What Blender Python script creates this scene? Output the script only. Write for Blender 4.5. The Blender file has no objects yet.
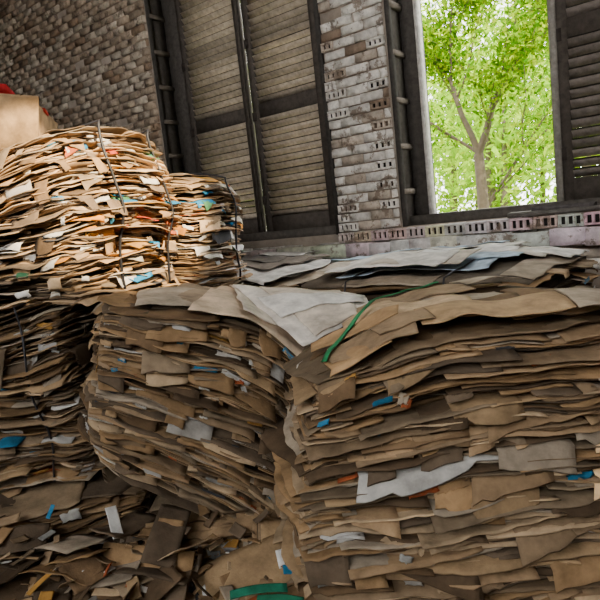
import bpy, math, random
import numpy as np
from mathutils import Matrix, Vector

TH = math.radians(39.0)
EYE = 1.65
def RF(r, f):
    return (r*math.cos(TH)-f*math.sin(TH), r*math.sin(TH)+f*math.cos(TH))

# ---------------------------------------------------------------- materials
def new_mat(name):
    m = bpy.data.materials.new(name); m.use_nodes = True
    nt = m.node_tree
    for n in list(nt.nodes): nt.nodes.remove(n)
    out = nt.nodes.new('ShaderNodeOutputMaterial')
    b = nt.nodes.new('ShaderNodeBsdfPrincipled')
    nt.links.new(b.outputs[0], out.inputs[0])
    return m, nt, b, out

def attr_mat(name, rough=0.85, nscale=9.0, lo=0.6, hi=1.15, bump=0.35, bscale=60.0, paint=None):
    m, nt, b, out = new_mat(name)
    L = nt.links
    at = nt.nodes.new('ShaderNodeAttribute'); at.attribute_name = 'Col'
    tc = nt.nodes.new('ShaderNodeTexCoord')
    n1 = nt.nodes.new('ShaderNodeTexNoise'); n1.inputs['Scale'].default_value = nscale; n1.inputs['Detail'].default_value = 6
    n1.inputs['Roughness'].default_value = 0.65
    L.new(tc.outputs['Object'], n1.inputs['Vector'])
    mr = nt.nodes.new('ShaderNodeMapRange'); mr.inputs[1].default_value = 0.3; mr.inputs[2].default_value = 0.7
    mr.inputs[3].default_value = lo; mr.inputs[4].default_value = hi
    L.new(n1.outputs['Fac'], mr.inputs[0])
    mx = nt.nodes.new('ShaderNodeVectorMath'); mx.operation = 'SCALE'
    L.new(at.outputs['Color'], mx.inputs[0]); L.new(mr.outputs[0], mx.inputs['Scale'])
    src = mx.outputs[0]
    if paint:
        n3 = nt.nodes.new('ShaderNodeTexNoise'); n3.inputs['Scale'].default_value = paint[1]; n3.inputs['Detail'].default_value = 8
        n3.inputs['Roughness'].default_value = 0.75
        L.new(tc.outputs['Object'], n3.inputs['Vector'])
        r3 = nt.nodes.new('ShaderNodeMapRange'); r3.inputs[1].default_value = paint[2]; r3.inputs[2].default_value = paint[2]+0.04
        r3.inputs[4].default_value = .85
        L.new(n3.outputs['Fac'], r3.inputs[0])
        mm = nt.nodes.new('ShaderNodeMix'); mm.data_type = 'RGBA'
        L.new(r3.outputs[0], mm.inputs[0]); L.new(src, mm.inputs[6]); mm.inputs[7].default_value = (*paint[0], 1)
        src = mm.outputs[2]
    L.new(src, b.inputs['Base Color'])
    b.inputs['Roughness'].default_value = rough
    b.inputs['Specular IOR Level'].default_value = 0.15
    n2 = nt.nodes.new('ShaderNodeTexNoise'); n2.inputs['Scale'].default_value = bscale; n2.inputs['Detail'].default_value = 4
    L.new(tc.outputs['Object'], n2.inputs['Vector'])
    bp = nt.nodes.new('ShaderNodeBump'); bp.inputs['Strength'].default_value = bump; bp.inputs['Distance'].default_value = 0.004
    L.new(n2.outputs['Fac'], bp.inputs['Height'])
    L.new(bp.outputs[0], b.inputs['Normal'])
    return m

M_CARD = attr_mat('cardboard', 0.85, 8.0, 0.5, 1.2, 0.5, 70.0)
M_BRICK = attr_mat('painted_brick', 0.9, 14.0, 0.6, 1.15, 1.0, 30.0, paint=((0.20, 0.15, 0.115), 5.0, 0.54))
M_MORTAR = attr_mat('mortar', 0.95, 5.0, 0.6, 1.1, 0.8, 40.0)
M_WOOD = attr_mat('weathered_wood', 0.75, 18.0, 0.6, 1.2, 0.5, 50.0)
M_FLOOR = attr_mat('concrete', 0.9, 3.0, 0.6, 1.1, 0.6, 20.0)
M_BARK = attr_mat('bark', 0.9, 9.0, 0.7, 1.1, 0.8, 20.0)
M_WIRE, nt, b, o = new_mat('strap_wire')
b.inputs['Base Color'].default_value = (0.02, 0.02, 0.025, 1); b.inputs['Roughness'].default_value = 0.45; b.inputs['Metallic'].default_value = 0.3
M_LEAF, nt, b, out = new_mat('leaf')
at = nt.nodes.new('ShaderNodeAttribute'); at.attribute_name = 'Col'
tr = nt.nodes.new('ShaderNodeBsdfTranslucent'); mix = nt.nodes.new('ShaderNodeMixShader'); mix.inputs[0].default_value = 0.5
nt.links.new(at.outputs['Color'], b.inputs['Base Color']); nt.links.new(at.outputs['Color'], tr.inputs['Color'])
nt.links.new(b.outputs[0], mix.inputs[1]); nt.links.new(tr.outputs[0], mix.inputs[2]); nt.links.new(mix.outputs[0], out.inputs[0])
b.inputs['Roughness'].default_value = 0.9; b.inputs['Specular IOR Level'].default_value = 0.0

# ---------------------------------------------------------------- mesh builder
class MB:
    def __init__(s):
        s.v = []; s.f = []; s.c = []; s.n = 0
    def add(s, V, F, C):
        V = np.asarray(V, float).reshape(-1, 3); F = np.asarray(F, int).reshape(-1, 4)
        s.v.append(V); s.f.append(F+s.n); s.n += len(V)
        C = np.asarray(C, float)
        if C.ndim == 1: C = np.tile(C, (len(F), 1))
        s.c.append(C)
    BF = [[0,3,2,1],[4,5,6,7],[0,1,5,4],[1,2,6,5],[2,3,7,6],[3,0,4,7]]
    def box(s, x0, x1, y0, y1, z0, z1, c, M=None, jit=0.0):
        V = np.array([[x0,y0,z0],[x1,y0,z0],[x1,y1,z0],[x0,y1,z0],[x0,y0,z1],[x1,y0,z1],[x1,y1,z1],[x0,y1,z1]], float)
        if jit: V = V+np.random.uniform(-jit, jit, V.shape)
        if M is not None: V = V@np.array(M.to_3x3()).T+np.array(M.translation)
        s.add(V, s.BF, c)
    def grid(s, P, N, t, c, edge=.85):
        nu, nv = P.shape[:2]
        V = np.concatenate([P.reshape(-1, 3), (P-N*t).reshape(-1, 3)])
        idx = np.arange(nu*nv).reshape(nu, nv); o = nu*nv
        a, b_, c_, d = idx[:-1, :-1].ravel(), idx[1:, :-1].ravel(), idx[1:, 1:].ravel(), idx[:-1, 1:].ravel()
        top = np.stack([a, b_, c_, d], 1); bot = np.stack([a+o, d+o, c_+o, b_+o], 1)
        per = np.concatenate([idx[:, 0], idx[-1, 1:], idx[-2::-1, -1], idx[0, -2:0:-1]])
        q = np.roll(per, -1)
        sd = np.stack([per, per+o, q+o, q], 1)
        c = np.asarray(c, float)
        C = np.concatenate([np.tile(c, (len(top)+len(bot), 1)), np.tile(c*edge, (len(sd), 1))])
        s.add(V, np.concatenate([top, bot, sd]), C)
    def build(s, name, mat, smooth=False, parent=None):
        V = np.concatenate(s.v); F = np.concatenate(s.f); C = np.concatenate(s.c)
        me = bpy.data.meshes.new(name)
        me.vertices.add(len(V)); me.vertices.foreach_set('co', V.ravel())
        me.loops.add(F.size); me.loops.foreach_set('vertex_index', F.ravel())
        me.polygons.add(len(F)); me.polygons.foreach_set('loop_start', np.arange(len(F))*4)
        try: me.polygons.foreach_set('loop_total', np.full(len(F), 4))
        except Exception: pass
        me.update(calc_edges=True)
        a = me.attributes.new('Col', 'FLOAT_COLOR', 'FACE')
        a.data.foreach_set('color', np.concatenate([np.clip(C, 0, 1), np.ones((len(C), 1))], 1).ravel())
        me.materials.append(mat)
        if smooth: me.polygons.foreach_set('use_smooth', np.ones(len(F), bool))
        ob = bpy.data.objects.new(name, me); bpy.context.collection.objects.link(ob)
        if parent: ob.parent = parent
        return ob

def empty(name, loc=(0, 0, 0)):
    e = bpy.data.objects.new(name, None); bpy.context.collection.objects.link(e); e.location = loc
    return e

# ---------------------------------------------------------------- room
random.seed(4); np.random.seed(4)
X0, X1, YF, ZC = -14.0, 4.5, -4.5, 6.6
W = [(-6.0, -3.43, 1.43, 6.1), (-2.74, 0.1, 1.45, 6.1)]
mb = MB()
mc = (0.38, 0.32, 0.265)
for (a, b_, z0, z1) in [(X0, W[0][0], 0, ZC), (W[0][1], W[1][0], 0, ZC), (W[1][1], X1, 0, ZC)]:
    mb.box(a, b_, 5.03, 5.45, z0, z1, mc)
for w in W:
    mb.box(w[0], w[1], 5.03, 5.45, 0, w[2], mc); mb.box(w[0], w[1], 5.03, 5.45, w[3], ZC, mc)
wall = mb.build('wall_back', M_MORTAR)
mb = MB()
bh, bl = 0.092, 0.245
def brick_col(x, z):
    n = 0.5+0.5*math.sin(x*1.7+z*2.3)*math.cos(z*1.1-x*0.7)
    q = random.random()
    if x < -5.9:
        base = (0.56, 0.44, 0.33) if q < 0.55 else ((0.70, 0.60, 0.48) if q < .88 else (.36, .25, .17))
    else:
        base = (0.86, 0.82, 0.76) if q < 0.84 else ((0.62, 0.53, 0.44) if q < .94 else (.34, .25, .185))
    k = random.uniform(0.72, 1.08)*(0.85+0.2*n)
    return tuple(min(1, c*k) for c in base)
HOLE_SHADE = (0.015, 0.013, 0.012)
def hollow(mb, x0, x1, z0, z1, yf, col):
    t = 0.018; yb = yf+0.10
    mb.box(x0, x1, yf, yb, z0, z0+t, col, jit=.002); mb.box(x0, x1, yf, yb, z1-t, z1, col, jit=.002)
    n = max(1, int(round((x1-x0)/0.062)))
    for i in range(n+1):
        xx = x0+(x1-x0-t)*i/n
        mb.box(xx, xx+t, yf, yb, z0, z1, col)
    mb.box(x0+.002, x1-.002, yf+.035, yb-.002, z0+.002, z1-.002, HOLE_SHADE)  # dark fill paints the shade inside the brick holes
row = 0; z = 0.9
while z < ZC-0.05:
    off = (row % 2)*bl/2+random.uniform(-.02, .02)
    iv = [(X0, X1)]
    for w in W:
        if z+bh > w[2]+0.02 and z < w[3]:
            ni = []
            for (a, b_) in iv:
                if w[0] < b_ and w[1] > a:
                    ni += [(a, w[0]), (w[1], b_)]
                else: ni.append((a, b_))
            iv = ni
    for (a, b_) in iv:
        x = a-off
        while x < b_:
            p0, p1 = max(x, a), min(x+bl, b_)
            edge = (a != X0 and p0-a < 0.03) or (b_ != X1 and b_-p1 < 0.03)
            x += bl
            if p1-p0 < 0.03 or random.random() < 0.025: continue
            if -8 < p0 and edge and random.random() < 0.5 and p1-p0 > 0.09:
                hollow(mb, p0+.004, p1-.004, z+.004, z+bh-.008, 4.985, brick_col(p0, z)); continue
            if -7.5 < p0 and random.random() < 0.03 and p1-p0 > 0.15:
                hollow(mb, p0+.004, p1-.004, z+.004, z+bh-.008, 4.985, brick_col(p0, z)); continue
            d = random.uniform(-.010, .014)
            if random.random() < .06: d = .022
            mb.box(p0+.007, p1-.007, 5.0+d, 5.06, z+.007, z+bh-.007, brick_col(p0, z), jit=0.006)
    z += bh; row += 1
x = -3.4
while x < .6:
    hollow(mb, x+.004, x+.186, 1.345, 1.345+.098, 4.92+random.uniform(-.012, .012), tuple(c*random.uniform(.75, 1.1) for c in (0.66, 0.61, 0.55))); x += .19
mb.build('brick_facing', M_BRICK, parent=wall)
mb = MB()
x = -7.0
while x < 1.5:
    l = random.uniform(.2, .5)
    mb.box(x, x+l-.006, 4.84, 5.03, 1.20+random.uniform(-.006, .006), 1.335+random.uniform(-.008, .004), tuple(c*random.uniform(.85, 1.1) for c in (0.80, 0.76, 0.70)), jit=.008); x += l
mb.build('trim_1', M_BRICK)

for nm, bx, m, col in [('floor', (X0, X1, YF, 5.45, -0.2, 0), M_FLOOR, (0.16, 0.14, 0.12)),
                       ('ceiling', (X0, X1, YF, 5.45, ZC, ZC+.2), M_WOOD, (0.12, 0.09, 0.07)),
                       ('wall_left', (X0-.2, X0, YF, 5.45, 0, ZC), M_MORTAR, (0.26, 0.20, 0.15)),
                       ('wall_right', (X1, X1+.2, YF, 5.45, 0, ZC), M_MORTAR, (0.32, 0.24, 0.17))]:
    mb = MB(); mb.box(*bx, col); mb.build(nm, m)
mb = MB(); wc = (0.32, 0.24, 0.17); OX0, OX1, OZ0, OZ1 = -4.0, 3.8, 3.2, 6.3
mb.box(X0, OX0, YF-.3, YF, 0, ZC, wc); mb.box(OX1, X1, YF-.3, YF, 0, ZC, wc)
mb.box(OX0, OX1, YF-.3, YF, 0, OZ0, wc); mb.box(OX0, OX1, YF-.3, YF, OZ1, ZC, wc)
mb.build('wall_light_mask', M_MORTAR)  # unseen wall added with a high opening to make the light directional
mb = MB(); mb.box(-60, 60, -50, -4.8, -.3, -.05, (0.24, 0.18, 0.12)); mb.box(-60, 60, 5.45, 80, -.3, -.05, (0.16, 0.2, 0.07))
mb.build('ground_outside', M_FLOOR)

# ---------------------------------------------------------------- windows
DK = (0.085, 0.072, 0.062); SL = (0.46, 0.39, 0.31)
def leaf(name, x0, x1, z0, z1, y, parent, col=DK, sl=SL, mid=(2.90, 4.75), gap_shade=.05):
    mb = MB(); st = .095; t = .045
    mb.box(x0, x0+st, y, y+t, z0, z1, col); mb.box(x1-st, x1, y, y+t, z0, z1, col)
    rails = [(z0, z0+.2)]+[(m-.075, m+.075) for m in mid]+[(z1-.12, z1)]
    for a, b_ in rails: mb.box(x0+st, x1-st, y+.003, y+t-.003, a, b_, col)
    for i in range(len(rails)-1):
        a, b_ = rails[i][1], rails[i+1][0]
        n = int((b_-a)/.074)
        for k in range(n):
            zc = a+(k+.5)*(b_-a)/n
            an = random.uniform(-3, 3)+(random.random() < .05)*random.uniform(5, 14)
            M = Matrix.Translation((0, y+t/2, zc))@Matrix.Rotation(math.radians(-56+an), 4, 'X')
            kk = random.uniform(.65, 1.15)
            c = np.tile(np.array(sl)*kk, (6, 1)); c[2] = np.array(sl)*gap_shade  # room-side slat edge painted dark as the shade between slats
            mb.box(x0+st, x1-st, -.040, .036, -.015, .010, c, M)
    for zz in (z0+.35, (mid[0]+z0)/2+.6, mid[0]+.7):
        mb.box(x0-.01, x0+.05, y-.008, y, zz, zz+.1, (0.05, 0.04, 0.035))
    return mb.build(name, M_WOOD, parent=parent)
def frame(name, w, y, parent, lw, rw):
    mb = MB()
    x0, x1, z0, z1 = w
    FC = (0.072, 0.064, 0.058)
    mb.box(x0, x0+lw, y, y+.12, z0, z1, FC); mb.box(x1-rw, x1, y, y+.12, z0, z1, FC)
    mb.box(x0, x1, y-.02, y+.14, z1-.12, z1, FC)
    mb.box(x0+.01, x1-.01, y-.12, y+.16, z0-.02, z0+.09, (0.10, 0.09, 0.08))
    for xs, sg in ((x0, 1), (x1, -1)):
        a, b_ = sorted((xs, xs+sg*.03))
        mb.box(a, b_, 5.07, y, z0, z1, (0.10, 0.09, 0.08))
        zz = z0+.3
        while zz < z1-.2:
            a, b_ = sorted((xs+sg*.03, xs+sg*.065))
            mb.box(a, b_, 5.04, y, zz, zz+.05, (0.17, 0.145, 0.12), jit=.004)
            zz += .42
        a, b_ = sorted((xs+sg*.02, xs+sg*.06))
        mb.box(a, b_, 5.02, 5.07, z0, z1, (0.06, 0.055, 0.05))
    return mb.build(name, M_WOOD, parent=parent)
w1 = empty('window_1'); w2 = empty('window_2')
frame('frame', W[0], 5.28, w1, .24, .22)
leaf('shutter_leaf_left', -5.75, -4.715, 1.49, 5.98, 5.3, w1)
leaf('shutter_leaf_right', -4.675, -3.66, 1.49, 5.98, 5.3, w1)
mb = MB(); mb.box(-4.765, -4.725, 5.27, 5.30, 1.49, 5.98, DK); mb.build('astragal', M_WOOD, parent=w1)
frame('frame', W[1], 5.28, w2, .20, .15)
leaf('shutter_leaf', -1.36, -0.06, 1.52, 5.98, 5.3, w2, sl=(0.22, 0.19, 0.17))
mb = MB(); mb.box(-1.40, -1.345, 5.27, 5.36, 1.49, 5.98, (0.30, 0.28, 0.25)); mb.box(-2.56, -2.53, 5.27, 5.36, 1.49, 5.98, (0.6, 0.58, 0.55))
mb.box(-1.33, -.4, 5.262, 5.285, 3.62, 3.76, (.7, .73, .78)); mb.build('mullion', M_WOOD, parent=w2)
mb = MB()
mb.box(-.36, .36, -.07, .07, 0, .035, (0.13, 0.12, 0.11), Matrix.Translation((-1.35, 5.02, 1.452))@Matrix.Rotation(.06, 4, 'Z'), jit=.006)
mb.box(-.22, .25, -.05, .05, .036, .065, (0.11, 0.10, 0.10), Matrix.Translation((-1.30, 5.02, 1.452))@Matrix.Rotation(-.05, 4, 'Z'), jit=.006)
mb.build('timber_plank', M_WOOD)

# ---------------------------------------------------------------- bales
CARD = [(0.46, 0.29, 0.148), (0.38, 0.24, 0.122), (0.56, 0.38, 0.21), (0.24, 0.152, 0.082), (0.50, 0.335, 0.19), (0.38, 0.265, 0.160), (0.15, 0.100, 0.060), (0.31, 0.23, 0.15), (.66, .48, .30), (.20, .145, .098), (.50, .41, .31)]
ODD = [(0.78, 0.76, 0.72), (0.70, 0.66, 0.58), (0.74, 0.72, 0.70), (0.05, 0.28, 0.50), (0.55, 0.14, 0.05), (0.55, 0.52, 0.48), (0.08, 0.08, 0.09), (0.62, 0.33, 0.08), (0.48, 0.48, 0.46), (.8, .79, .77)]
class Bale:
    def __init__(s, seed, c, L, W, H, yaw=0, tilt=0, pitch=0, N=60, bulge=.03, round_=.10, und=.02, und2=.003, dome=.04, lean=0, bendr=0, bendl=0,
                 fan=0, fanb=0, topl=0, pinch=(), tone=1.0, odd=.04, weights=(4, 3, 2, 1), scraps=25, flap=.04, oddc=None, tops=3, topcol=None, topsz=(.5, .98),
                 over=.0, npc=7, kx=4.0, taper=0, sd=.018, relief=.012, tipk=1.0, prints=0, bigflaps=0, name='cardboard_bale'):
        s.__dict__.update(locals())
        s.rng = np.random.default_rng(seed)
        s.mb = MB()
        x, y = RF(c[0], c[1])
        s.M = Matrix.Translation((x, y, c[2]))@Matrix.Rotation(TH+math.radians(yaw), 4, 'Z')@Matrix.Rotation(math.radians(tilt), 4, 'Y')@Matrix.Rotation(math.radians(pitch), 4, 'X')@Matrix.Translation((0, 0, -H/2))
        s.ph = s.rng.uniform(0, 6.28, 14)
        s.make()
    def deform(s, P):
        x, y, z = P[..., 0], P[..., 1], P[..., 2]
        zn = np.clip(z/s.H, -.1, 1.15)
        X = 2*x/s.L; Y = 2*y/s.W
        c = 1-s.round_*np.clip(np.abs(X*Y), 0, 1.3)**2
        b = 1+s.bulge*np.sin(math.pi*np.clip(zn, 0, 1))-s.taper*(1-zn)
        b2 = b+.010*np.sin(z*9+s.ph[5])+.008*np.sin(z*23+s.ph[6])
        x2 = x*c*b2+s.lean*zn+.015*np.sin(5*zn*2+s.ph[0]); y2 = y*c*b2+.015*np.sin(4*zn*2+s.ph[1])
        x2 = x2+s.topl*np.clip(zn, 0, 1.1)**3*np.clip(-X, 0, 1)
        for (ax, pos) in s.pinch:
            q = (y if ax == 'y' else x)-pos
            k = 1-.07*np.exp(-(q/.06)**2)
            if ax == 'y': x2 = x2*k
            else: y2 = y2*k
        zz = z+s.dome*(zn)*(1-np.clip(X*X, 0, 1.4))+s.dome*.6*zn*(1-np.clip(Y*Y, 0, 1.4))
        am = s.und; a2 = s.und2
        zz = zz+am*np.sin(s.kx*x+s.ph[2]+2.5*zn)*(.4+.6*np.sin(math.pi*np.clip(zn, 0, 1)))+am*.6*np.sin(s.kx*2.1*x+3*y+s.ph[3]+4*zn)+am*.7*np.sin(3.7*y+s.ph[4]-2*zn)
        zz = zz+a2*np.sin(17*x+s.ph[7]+25*zn)+a2*.8*np.sin(29*x+11*y+s.ph[8]-34*zn)+a2*np.sin(19*y+s.ph[9]+28*zn)
        zz = zz-s.bendr*np.clip(X, 0, 1.2)**2*np.clip(zn+.2, 0, 1)-s.bendl*np.clip(-X, 0, 1.2)**2*zn
        zz = zz-s.fan*zn*(s.L/2-x)+s.fanb*(1-zn)*(s.L/2-x)
        return np.stack([x2, y2, zz], -1)
    def put(s, P, t, c, Nv=(0, 0, 1), edge=.85):
        Q = s.deform(P)
        A = np.array(s.M.to_3x3()); T = np.array(s.M.translation)
        Q = Q@A.T+T
        Q[..., 2] = np.maximum(Q[..., 2], .012)
        N = A@np.array(Nv, float)
        s.mb.grid(Q, N, t, c, edge)
    def color(s, podd=None):
        r = s.rng
        if r.random() < (s.odd if podd is None else podd):
            cols = s.oddc or ODD
            c = np.array(cols[r.integers(len(cols))])*r.uniform(.7, 1.1)
        else:
            c = np.array(CARD[r.integers(len(CARD))])*r.uniform(.7, 1.2)
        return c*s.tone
    def sideinfo(s, k):
        L2, W2 = s.L/2, s.W/2
        return [((0, -1), (1, 0), W2, L2), ((1, 0), (0, 1), L2, W2), ((-1, 0), (0, -1), L2, W2), ((0, 1), (-1, 0), W2, L2)][k]
    def jag(s, u, amp, step):
        r = s.rng
        k = np.arange(u.min()-step, u.max()+2*step, step)
        return np.interp(u, k, r.normal(0, amp, len(k)))
    def rel(s, k, U, z):
        p = s.ph
        return s.relief*(np.sin(7*U+p[10]+k+5*z)*.6+np.sin(13*U-21*z+p[11])*.5+np.sin(31*z+p[12]+4*U)*.5+np.sin(55*z+9*U+p[13])*.35)
    def piece(s, k, z, flapping=False, col=None, cen=None, ln=None, drop=None):
        r = s.rng
        n, t, hn, ht = s.sideinfo(k)
        if col is None:
            col = s.color()
            isodd = max(col)/max(min(col), 1e-3) < 1.25 or col[2] > col[0]
        else: isodd = False
        if ln is None:
            ln = r.choice([r.uniform(.06, .3), r.uniform(.25, .7), r.uniform(.6, 1.4)*min(1, ht*1.6)])
            if flapping: ln = r.uniform(.06, .30)
            if isodd: ln = min(ln, .18)
        cen = r.uniform(-ht, ht) if cen is None else cen
        a, b_ = max(cen-ln/2, -ht*1.0), min(cen+ln/2, ht*1.0)
        if b_-a < .05: return
        nu = max(5, int((b_-a)/.035)+2); nv = 6
        u = np.linspace(a, b_, nu)
        over = r.normal(-.006, s.sd)+s.over
        dep = r.uniform(.12, .28)
        if flapping: over = .015+min(.14, abs(drop if drop else r.exponential(.03))); nv = 8
        U, V = np.meshgrid(u, np.linspace(0, 1, nv)**.6, indexing='ij')
        e1 = s.jag(u, .004, .05)+s.jag(u, .0025, .035)
        if r.random() < .3: e1 = e1-np.where((u-a) < r.uniform(.02, .3)*(b_-a), r.uniform(.01, .06), 0)
        rl = s.rel(k, U, z)
        edge = np.clip(over+e1[:, None]+np.clip(r.normal(0, .09), -.18, .18)*(U-cen), -.11, .2)
        if flapping: edge = edge+r.normal(0, .25)*(U-cen)*.6
        Q = -dep+(dep+edge)*V
        q0 = .004+r.uniform(0, .02)
        ex = np.clip(Q-q0, 0, None)
        wv = s.jag(u, .0022, .15)+s.jag(u, .0014, .04)
        wave = wv[:, None]*np.clip(V, 0, 1)
        tip = (r.normal(-.004, .009)*V**4+r.normal(0, .05)*(U-cen)*V**3*.6)*s.tipk
        Zc = z+wave+tip
        if flapping:
            sp = r.uniform(.12, .4)
            out = np.where(ex > 0, q0+.02+ex*sp, Q); Zc = Zc-ex*r.uniform(.8, 1.0)
            Q = out+.004*np.sin(U*30+r.uniform(0, 6))*V
        Q = Q+rl*V
        P = np.stack([n[0]*(hn+Q)+t[0]*U, n[1]*(hn+Q)+t[1]*U, Zc], -1)
        s.put(P, r.choice([.0025, .004, .0055]), col, edge=r.uniform(.7, 1.3))
    def scrap(s, k, cu, cz, w_, h_, col, ang=0, off=.020, lean=.4):
        r = s.rng; n, t, hn, ht = s.sideinfo(k)
        A, B = np.meshgrid(np.linspace(-w_, w_, 7), np.linspace(-h_, h_, 5), indexing='ij')
        A = A+r.normal(0, w_*.06, A.shape); B = B+r.normal(0, h_*.12, A.shape)
        U = cu+A*math.cos(ang)-B*math.sin(ang); Z = cz+A*math.sin(ang)+B*math.cos(ang)
        Q = off+lean*(-(B))+r.normal(0, .003, A.shape)+s.rel(k, U, cz)
        P = np.stack([n[0]*(hn+Q)+t[0]*U, n[1]*(hn+Q)+t[1]*U, Z], -1)
        s.put(P, .0015, col, Nv=(n[0], n[1], 0))
    def make(s):
        r = s.rng; H, N = s.H, s.N
        wts = np.array(s.weights, float); wts /= wts.sum()
        for i in range(N):
            z = H*(i+.5)/N
            u = np.linspace(-s.L/2+r.uniform(.06, .15), s.L/2-r.uniform(.06, .15), 16); v = np.linspace(-s.W/2+r.uniform(.06, .15), s.W/2-r.uniform(.06, .15), 12)
            U, V = np.meshgrid(u, v, indexing='ij')
            P = np.stack([U, V, np.full_like(U, z)], -1)
            s.put(P, H/N*.75, s.color(0)*.3)  # core colour darkened to paint shade into gaps between sheets
            m = max(3, int(s.npc*r.uniform(.4, 1.5)))
            for j in range(m):
                k = r.choice(4, p=wts)
                s.piece(k, z+r.uniform(-.5, .5)*H/N, flapping=(r.random() < s.flap))
        for j in range(s.bigflaps):
            k = r.choice(4, p=wts); ht = s.sideinfo(k)[3]
            s.piece(k, r.uniform(.15, .98)*H, flapping=True, cen=r.uniform(-ht*.95, ht*.95), ln=r.uniform(.08, .26), drop=r.uniform(.04, .10))
        for j in range(s.scraps):
            k = r.choice(4, p=wts); ht = s.sideinfo(k)[3]
            s.scrap(k, r.uniform(-ht*.95, ht*.95), r.uniform(.05, .97)*H, r.uniform(.01, .06), r.uniform(.004, .018), s.color(.65), r.uniform(-.35, .35), lean=.4*r.uniform(-.5, 1))
        PR = [(.80, .78, .74), (.03, .28, .58), (.78, .76, .7), (.75, .32, .05), (.62, .08, .04), (.80, .78, .74), (.72, .66, .55), (.10, .30, .14)]
        for j in range(s.prints):
            k = r.choice([0, 1], p=[.45, .55]); ht = s.sideinfo(k)[3]
            s.piece(k, r.uniform(.06, .96)*H, flapping=True, col=np.array(PR[r.integers(len(PR))])*r.uniform(.7, 1.1), cen=r.uniform(-ht*.9, ht*.9), ln=r.uniform(.06, .2), drop=r.uniform(.005, .045))
        for j in range(s.tops):
            lx, ly = r.uniform(*s.topsz)*s.L, r.uniform(*s.topsz)*s.W
            fx, fy = max(0, s.L-lx)/2, max(0, s.W-ly)/2
            cx, cy = r.uniform(-fx-.04, fx+.04), r.uniform(-fy-.04, fy+.04)
            s.top(cx, cy, lx, ly, r.normal(0, .12), H+.004*(j+1)+.004, (s.topcol[r.integers(len(s.topcol))] if s.topcol else s.color()))
    def top(s, cx, cy, lx, ly, ang, z, col, crumple=.004, t=.004):
        r = s.rng
        A, B = np.meshgrid(np.linspace(-lx/2, lx/2, 26), np.linspace(-ly/2, ly/2, 24), indexing='ij')
        ja = s.jag(A[:, 0], .006, .06); jb = s.jag(B[0], .006, .06)
        B = B*(1+ja[:, None]*2); A = A*(1+jb[None, :]*2)
        X = cx+A*math.cos(ang)-B*math.sin(ang); Y = cy+A*math.sin(ang)+B*math.cos(ang)
        Z = z+crumple*(np.sin(X*r.uniform(8, 20)+r.uniform(0, 6))+np.sin(Y*r.uniform(8, 20)+X*5+r.uniform(0, 6))+.5*np.sin(X*33+Y*21))
        hx, hy = s.L/2+.015, s.W/2+.015
        ex = np.clip(np.abs(X)-hx, 0, None); ey = np.clip(np.abs(Y)-hy, 0, None)
        X = np.sign(X)*np.minimum(np.abs(X), hx+ex*.35); Y = np.sign(Y)*np.minimum(np.abs(Y), hy+ey*.35)
        Z = Z-.9*ex-.9*ey
        s.put(np.stack([X, Y, Z], -1), t, col)
    def finish(s, straps=(), axis='x', o=.045, rad=.006):
        ob = s.mb.build(s.name, M_CARD)
        for i, sx in enumerate(straps):
            pts = []
            H = s.H
            if axis == 'x':
                hw = s.W/2+o
                for k in range(16): pts.append((sx, -hw, H*k/15))
                for k in range(12): pts.append((sx, -hw+2*hw*k/11, H+.03))
                for k in range(16): pts.append((sx, hw, H*(1-k/15)))
            else:
                hw = s.L/2+o
                for k in range(16): pts.append((hw, sx, H*k/15))
                for k in range(12): pts.append((hw-2*hw*k/11, sx, H+.03))
                for k in range(16): pts.append((-hw, sx, H*(1-k/15)))
            P = s.deform(np.array(pts, float)); P = P@np.array(s.M.to_3x3()).T+np.array(s.M.translation)
            cu = bpy.data.curves.new('strap', 'CURVE'); cu.dimensions = '3D'; cu.bevel_depth = rad; cu.bevel_resolution = 1
            sp = cu.splines.new('POLY'); sp.points.add(len(P)-1)
            for q, p in zip(sp.points, P): q.co = (*p, 1)
            cu.materials.append(M_WIRE)
            so = bpy.data.objects.new('strap_%d' % (i+1), cu); bpy.context.collection.objects.link(so); so.parent = ob
        return ob

WHITE = [(0.72, 0.66, 0.58), (0.62, 0.55, 0.46), (0.76, 0.73, 0.68), (0.54, 0.43, 0.31)]
# front right
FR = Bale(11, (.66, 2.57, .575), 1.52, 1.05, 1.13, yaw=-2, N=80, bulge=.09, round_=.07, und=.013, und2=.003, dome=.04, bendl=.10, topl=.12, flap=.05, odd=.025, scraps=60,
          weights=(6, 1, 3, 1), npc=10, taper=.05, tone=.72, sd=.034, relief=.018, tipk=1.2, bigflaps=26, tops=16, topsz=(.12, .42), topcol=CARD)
A_, B_ = np.meshgrid(np.linspace(0, 1, 22), np.linspace(-.5, .5, 3), indexing='ij')
FR.put(np.stack([-.76+.36*A_+.024*B_, -.47+.55*A_-.02*B_, 1.13+.078+.004*np.sin(A_*20)], -1), .004, (.03, .26, .10))
FR.put(np.stack([-.40+.40*A_, .08+.10*A_+.020*B_, 1.13+.082+.003*np.sin(A_*14)], -1), .004, (.03, .20, .08))
for zz, cc, ll in ((.74, .38, .12), (.70, .42, .16), (.64, .37, .12), (.58, .40, .15), (.67, .41, .10)):
    FR.piece(0, zz, flapping=True, col=(.90, .62, .34), cen=cc, ln=ll, drop=.05)  # sunlit patch painted in as pale warm flaps
for zz, cc, ll, dd in ((.72, -.15, .75, .03), (.62, -.05, .35, .05), (.45, .3, .5, .04), (.86, .2, .5, .03), (.33, -.3, .4, .04), (.60, .02, .24, .09), (.90, -.2, .16, .07)):
    FR.piece(0, zz, flapping=True, cen=cc, ln=ll, drop=dd)
FR.finish()
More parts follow.
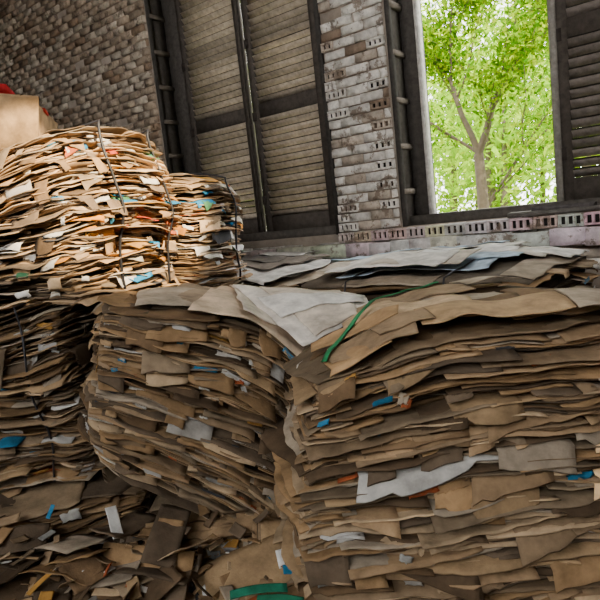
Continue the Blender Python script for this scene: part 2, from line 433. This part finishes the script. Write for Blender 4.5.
# middle tilted
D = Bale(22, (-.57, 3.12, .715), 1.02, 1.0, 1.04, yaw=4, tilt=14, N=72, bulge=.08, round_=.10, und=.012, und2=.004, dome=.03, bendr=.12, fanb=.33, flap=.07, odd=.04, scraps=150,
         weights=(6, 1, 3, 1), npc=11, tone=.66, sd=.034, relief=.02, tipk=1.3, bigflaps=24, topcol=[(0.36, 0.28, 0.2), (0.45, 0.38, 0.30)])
D.top(.34, -.05, .80, .95, -.12, 1.04+.035, (0.66, 0.52, 0.38))
D.top(.46, .05, .75, .9, .10, 1.04+.05, (0.74, 0.66, 0.56))
c4 = [np.array([*RF(-.36, 3.25), EYE-.325]), np.array([*RF(.36, 3.25), EYE-.465]), np.array([*RF(.34, 2.78), EYE-.475]), np.array([*RF(-.01, 2.52), EYE-.555])]
u_, v_ = np.meshgrid(np.linspace(0, 1, 22), np.linspace(0, 1, 18), indexing='ij')
for dz, sx_, sy_, cl in ((0, 1.0, 1.0, (.80, .75, .68)), (.010, .62, .95, (.70, .62, .52)), (.018, .9, .35, (.80, .78, .74))):
    uu, vv = .5+(u_-.5)*sx_, .5+(v_-.5)*sy_
    Pq = ((1-uu)*(1-vv))[..., None]*c4[0]+(uu*(1-vv))[..., None]*c4[1]+(uu*vv)[..., None]*c4[2]+((1-uu)*vv)[..., None]*c4[3]
    Pq[..., 2] += dz+.03*np.sin(uu*math.pi)*np.sin(vv*math.pi)+.004*np.sin(uu*17+vv*9)+.003*np.sin(vv*25-uu*6)
    D.mb.grid(Pq, np.array([0, 0, 1.]), .004, cl)
D.finish()
# top-left sunlit
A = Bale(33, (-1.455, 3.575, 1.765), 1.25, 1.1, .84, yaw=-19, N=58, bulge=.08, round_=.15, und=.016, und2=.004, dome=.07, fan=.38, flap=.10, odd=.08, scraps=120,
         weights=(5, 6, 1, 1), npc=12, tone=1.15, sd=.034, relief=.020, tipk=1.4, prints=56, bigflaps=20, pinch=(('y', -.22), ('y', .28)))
A.finish(straps=(-.22, .28), axis='y', o=.075, rad=.008)
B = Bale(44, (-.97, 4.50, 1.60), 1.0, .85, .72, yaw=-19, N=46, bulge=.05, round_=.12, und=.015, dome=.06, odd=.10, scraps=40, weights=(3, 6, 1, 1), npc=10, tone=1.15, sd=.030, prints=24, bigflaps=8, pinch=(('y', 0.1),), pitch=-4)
B.finish(straps=(0.1,), axis='y', o=.075, rad=.008)
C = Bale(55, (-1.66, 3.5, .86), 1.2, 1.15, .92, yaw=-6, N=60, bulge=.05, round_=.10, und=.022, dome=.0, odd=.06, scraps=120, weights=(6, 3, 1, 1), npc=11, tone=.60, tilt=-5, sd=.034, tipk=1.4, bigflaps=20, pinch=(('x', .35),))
C.finish(straps=(.35,), axis='x')
E = Bale(66, (-.98, 4.55, .61), 1.15, 1.0, 1.22, yaw=-19, N=40, weights=(2, 3, 1, 1), npc=5, tone=.8); E.finish()
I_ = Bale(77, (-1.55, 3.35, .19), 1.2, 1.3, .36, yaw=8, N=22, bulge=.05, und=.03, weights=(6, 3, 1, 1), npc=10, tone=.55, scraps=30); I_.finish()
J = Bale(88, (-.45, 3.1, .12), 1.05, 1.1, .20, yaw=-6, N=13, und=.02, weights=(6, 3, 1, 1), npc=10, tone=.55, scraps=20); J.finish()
def W2RF(x, y):
    return (x*math.cos(TH)+y*math.sin(TH), -x*math.sin(TH)+y*math.cos(TH))
g = W2RF(-1.75, 3.75)
G = Bale(99, (g[0], g[1], .60), 1.75, 1.5, 1.16, yaw=-39, N=40, weights=(3, 2, 1, 1), npc=6, topcol=WHITE+[(.50, .62, .74), (.74, .72, .70), (.76, .74, .70)], tops=18, topsz=(.15, .6), dome=.05, und=.015, oddc=[(0.7, 0.68, 0.64), (0.2, 0.35, 0.5)], odd=.15)
G.finish(straps=(-.3, .35), axis='x', o=.02)
g = W2RF(-3.65, 3.95)
F_ = Bale(101, (g[0], g[1], .58), 1.7, 1.5, 1.16, yaw=-39, N=40, weights=(3, 3, 1, 1), npc=7, topcol=[(0.3, 0.26, 0.22), (0.5, 0.45, 0.4), (0.2, 0.18, 0.16), (.4, .3, .2), (.7, .68, .64)], tops=20, topsz=(.1, .45), dome=.05, und=.02, odd=.15)
F_.finish(straps=(0,), axis='x', o=.02)
K = Bale(111, (-2.45, 4.7, 1.76), 1.3, 1.0, .82, yaw=15, N=36, odd=.08, weights=(5, 3, 1, 1), npc=7, tone=1.0, tops=3, dome=.01, und=.01)
K.finish()
K2 = Bale(112, (-2.45, 4.7, .67), 1.35, 1.2, 1.34, yaw=5, N=36, weights=(5, 3, 1, 1), npc=4); K2.finish()
mb = MB(); x, y = RF(-2.2, 4.5)
M = Matrix.Translation((x, y, 2.53))@Matrix.Rotation(TH+.15, 4, 'Z')@Matrix.Rotation(.16, 4, 'Y')@Matrix.Rotation(-.12, 4, 'X')
mb.box(-.55, .45, -.35, .35, -.17, .18, (.58, .38, .21), M, jit=.012)
mb.box(-.56, .46, -.06, .06, .165, .19, (.60, .05, .03), M)
mb.box(-.30, .5, -.37, -.36, -.15, .22, (.60, .40, .22), M@Matrix.Rotation(.15, 4, 'X'), jit=.006)
mb.box(-.20, .30, -.40, -.1, .19, .225, (.65, .03, .04), M, jit=.008)
mb.build('cardboard_box', M_CARD)

# loose pile
mb = MB(); r = np.random.default_rng(5)
def loose(rr, ff, zz, lx, ly, rz, rx, ry, c, bend=0.0, t=.004):
    A_, B_ = np.meshgrid(np.linspace(-lx/2, lx/2, 10), np.linspace(-ly/2, ly/2, 8), indexing='ij')
    Z = .004*np.sin(A_*r.uniform(10, 50)+r.uniform(0, 6))+.003*np.sin(B_*r.uniform(20, 60))+bend*A_**2
    x, y = RF(rr, ff)
    M = Matrix.Translation((x, y, zz))@Matrix.Rotation(rz, 4, 'Z')@Matrix.Rotation(rx, 4, 'X')@Matrix.Rotation(ry, 4, 'Y')
    P = np.stack([A_, B_, Z], -1)@np.array(M.to_3x3()).T+np.array(M.translation)
    P[..., 2] = np.maximum(P[..., 2], .008)
    mb.grid(P, np.array(M.to_3x3())@np.array([0, 0, 1.]), t, c)
def stack(rr, ff, zz, lx, ly, rz, rx, ry, n, tone, gap=.014):
    x, y = RF(rr, ff)
    M = Matrix.Translation((x, y, zz))@Matrix.Rotation(rz, 4, 'Z')@Matrix.Rotation(rx, 4, 'X')@Matrix.Rotation(ry, 4, 'Y')
    A3 = np.array(M.to_3x3()); bd = r.normal(0, .5)
    for i in range(n):
        sx, sy = r.uniform(.8, 1.05), r.uniform(.8, 1.05)
        A_, B_ = np.meshgrid(np.linspace(-lx/2*sx, lx/2*sx, 10), np.linspace(-ly/2*sy, ly/2*sy, 8), indexing='ij')
        A_ = A_+r.normal(0, .012); B_ = B_+r.normal(0, .012)
        Z = i*gap+bd*A_**2+.003*np.sin(A_*r.uniform(10, 50)+r.uniform(0, 6))+r.normal(0, .03)*A_+r.normal(0, .03)*B_
        P = np.stack([A_, B_, Z], -1)@A3.T+np.array(M.translation)
        P[..., 2] = np.maximum(P[..., 2], .008)
        mb.grid(P, A3@np.array([0, 0, 1.]), .005, np.array(CARD[r.integers(len(CARD))])*r.uniform(.7, 1.1)*tone)
for (a1, a2, a3, a4, a5, a6, a7, a8, a9) in [(-1.25, 2.45, .10, .5, .35, TH+.5, .35, .2, 9), (-.78, 2.42, .12, .42, .3, TH-.35, .9, .1, 10), (-.36, 2.30, .10, .45, .3, TH+.2, .25, -.25, 9),
                                             (-1.0, 2.2, .05, .4, .3, TH-.6, .15, .3, 7), (-.55, 2.15, .04, .36, .26, TH+.9, .3, .1, 7), (-1.5, 2.6, .18, .4, .35, TH+1.2, .7, .1, 9), (-.2, 2.5, .14, .3, .3, TH, .5, .4, 8)]:
    stack(a1, a2, a3, a4, a5, a6, a7, a8, a9, .75)
for i in range(360):
    rr, ff = r.uniform(-1.7, -.0), r.uniform(2.0, 2.65)
    zt = .12+.30*np.clip((ff-2.0)/.7, 0, 1)
    odd = r.random() < .22
    c = np.array(ODD[r.integers(len(ODD))] if odd else CARD[r.integers(len(CARD))])*r.uniform(.5, .95)
    big = r.random() < .12 and not odd
    lx, ly = (r.uniform(.18, .34), r.uniform(.12, .22)) if big else (r.uniform(.03, .14), r.uniform(.015, .06))
    loose(rr, ff, r.uniform(.4, 1)*zt+.04, lx, ly, r.uniform(0, 6.28), r.normal(0, .4), r.normal(0, .3), c, r.normal(0, .8))
loose(-.28, 2.08, .27, .22, .035, TH+.1, .3, .05, (.02, .20, .12), -.8)
loose(-.20, 2.04, .25, .18, .03, TH-.2, .3, .05, (.02, .18, .10), -.5)
loose(-.16, 2.28, .27, .11, .07, TH+.3, .9, .1, (.72, .72, .70))
loose(-.92, 2.45, .42, .05, .14, TH+.5, .9, .1, (.75, .75, .74))
mb.build('loose_cardboard_pile', M_CARD)

# ---------------------------------------------------------------- tree
random.seed(9)
mb = MB(); tips = []
def tube(p0, p1, r0, r1, col, n=7):
    d = (p1-p0).normalized(); a = d.orthogonal().normalized(); b_ = d.cross(a)
    V = []
    for p, rr in ((p0, r0), (p1, r1)):
        for k in range(n):
            t = 2*math.pi*k/n; V.append(tuple(p+a*math.cos(t)*rr+b_*math.sin(t)*rr))
    mb.add(V, [[k, (k+1) % n, n+(k+1) % n, n+k] for k in range(n)], col)
BK = (0.15, 0.12, 0.085)
def grow(p, d, l, rad, lev):
    n = 4
    for i in range(n):
        d = (d+Vector((random.uniform(-.16, .16), random.uniform(-.16, .16), random.uniform(-.04, .12)))).normalized()
        q = p+d*l/n; r1 = rad*.9
        tube(p, q, rad, r1, BK); p, rad = q, r1
        if lev >= 2: tips.append(p.copy())
        if 0 < lev < 4 and random.random() < .55:
            grow(p, (d+Vector((random.uniform(-1, 1), random.uniform(-1, 1), random.uniform(-.2, .7)))).normalized(), l*.62, rad*.5, lev+1)
    if lev < 4:
        for k in range(2):
            grow(p, (d+Vector((random.uniform(-.7, .7), random.uniform(-.7, .7), random.uniform(-.1, .5)))).normalized(), l*.75, rad*.65, lev+1)
    else: tips.append(p.copy())
base = Vector((-4.25, 11.0, -.1))
p1 = base+Vector((.03, 0, 1.5)); p2 = base+Vector((.0, 0, 2.55))
tube(base, p1, .13, .11, BK); tube(p1, p2, .11, .095, BK)
grow(p2, Vector((-.28, 0, 1)).normalized(), 1.5, .065, 1)
grow(p2, Vector((.35, .1, 1)).normalized(), 1.6, .075, 1)
grow(p1, Vector((.7, .1, .8)).normalized(), 1.3, .04, 2)
grow(p2, Vector((-.8, .1, .6)).normalized(), 1.4, .035, 2)
tree = mb.build('tree', M_BARK, smooth=True)
def leaves(name, C, size, cols, parent, seed):
    r = np.random.default_rng(seed); n = len(C)
    a = r.normal(size=(n, 3)); a /= np.linalg.norm(a, axis=1)[:, None]
    b_ = np.cross(a, r.normal(size=(n, 3))); b_ /= np.linalg.norm(b_, axis=1)[:, None]
    sz = r.uniform(.6, 1.2, (n, 1))*size
    V = np.stack([C-a*sz, C+b_*sz*.4, C+a*sz, C-b_*sz*.4], 1)
    m = MB(); cc = np.array(cols)[r.integers(len(cols), size=n)]*r.uniform(.7, 1.15, (n, 1))
    m.add(V.reshape(-1, 3), np.arange(4*n).reshape(n, 4), cc)
    return m.build(name, M_LEAF, parent=parent)
rr = np.random.default_rng(3)
T = np.array([tuple(t) for t in tips])
n = 17000
C_ = T[rr.integers(len(T), size=n)]+rr.normal(0, .16, (n, 3))
GR = [(0.13, 0.30, 0.002), (0.22, 0.40, 0.003), (0.06, 0.18, 0.002), (0.36, 0.50, 0.004)]
leaves('foliage', C_, .06, GR, tree, 1)
mb = MB(); far = []
for i in range(32):
    x = rr.uniform(-22, 2); y = rr.uniform(18, 28); h = rr.uniform(6, 13)
    tube(Vector((x, y, -.1)), Vector((x+.3, y, h*.7)), .14, .07, BK)
    m_ = 1300
    far.append(np.stack([rr.normal(x, 1.4, m_), rr.normal(y, 1.2, m_), np.clip(rr.normal(h*.55, h*.26, m_), .1, None)], 1))
belt = mb.build('distant_tree_belt', M_BARK)
leaves('foliage', np.concatenate(far), .18, [(0.36, 0.58, 0.02), (0.46, 0.66, 0.03), (0.26, 0.48, 0.01)], belt, 2)

# ---------------------------------------------------------------- light
w = bpy.data.worlds.new('sky'); bpy.context.scene.world = w; w.use_nodes = True
bg = w.node_tree.nodes['Background']; bg.inputs[0].default_value = (1.0, 0.985, 0.95, 1); bg.inputs[1].default_value = 9.0
sun = bpy.data.lights.new('sun', 'SUN'); sun.energy = 11; sun.angle = .02; sun.color = (1, .93, .75)
so = bpy.data.objects.new('sun', sun); bpy.context.collection.objects.link(so)
so.rotation_euler = Vector((-.75, .30, -1.0)).to_track_quat('-Z', 'Y').to_euler()
sp = bpy.data.lights.new('sun_patch_spot', 'SPOT'); sp.energy = 5600; sp.color = (1, .77, .47); sp.spot_size = math.radians(20); sp.spot_blend = .25; sp.shadow_soft_size = .05  # added spot standing in for sunlight on the top-left bales
spo = bpy.data.objects.new('sun_patch_spot', sp); bpy.context.collection.objects.link(spo)
x, y = RF(1.9, .4); spo.location = (x, y, 4.2)
tx, ty = RF(-1.2, 3.6); tgt = Vector((tx, ty, 1.98))
spo.rotation_euler = (tgt-spo.location).to_track_quat('-Z', 'Y').to_euler()

# ---------------------------------------------------------------- camera
cam = bpy.data.cameras.new('camera'); co = bpy.data.objects.new('camera', cam); bpy.context.collection.objects.link(co)
cam.sensor_width = 36; cam.lens = 36*590/600; cam.clip_end = 500
p = math.radians(7.95); rl = math.radians(6.4)
Fh = Vector((-math.sin(TH), math.cos(TH), 0)); R0 = Vector((math.cos(TH), math.sin(TH), 0))
Fw = Fh*math.cos(p)+Vector((0, 0, -math.sin(p))); U0 = R0.cross(Fw)
Rc = R0*math.cos(rl)-U0*math.sin(rl); Uc = R0*math.sin(rl)+U0*math.cos(rl)
Mx = Matrix((Rc, Uc, -Fw)).transposed().to_4x4(); Mx.translation = Vector((0, 0, EYE))
co.matrix_world = Mx
bpy.context.scene.camera = co
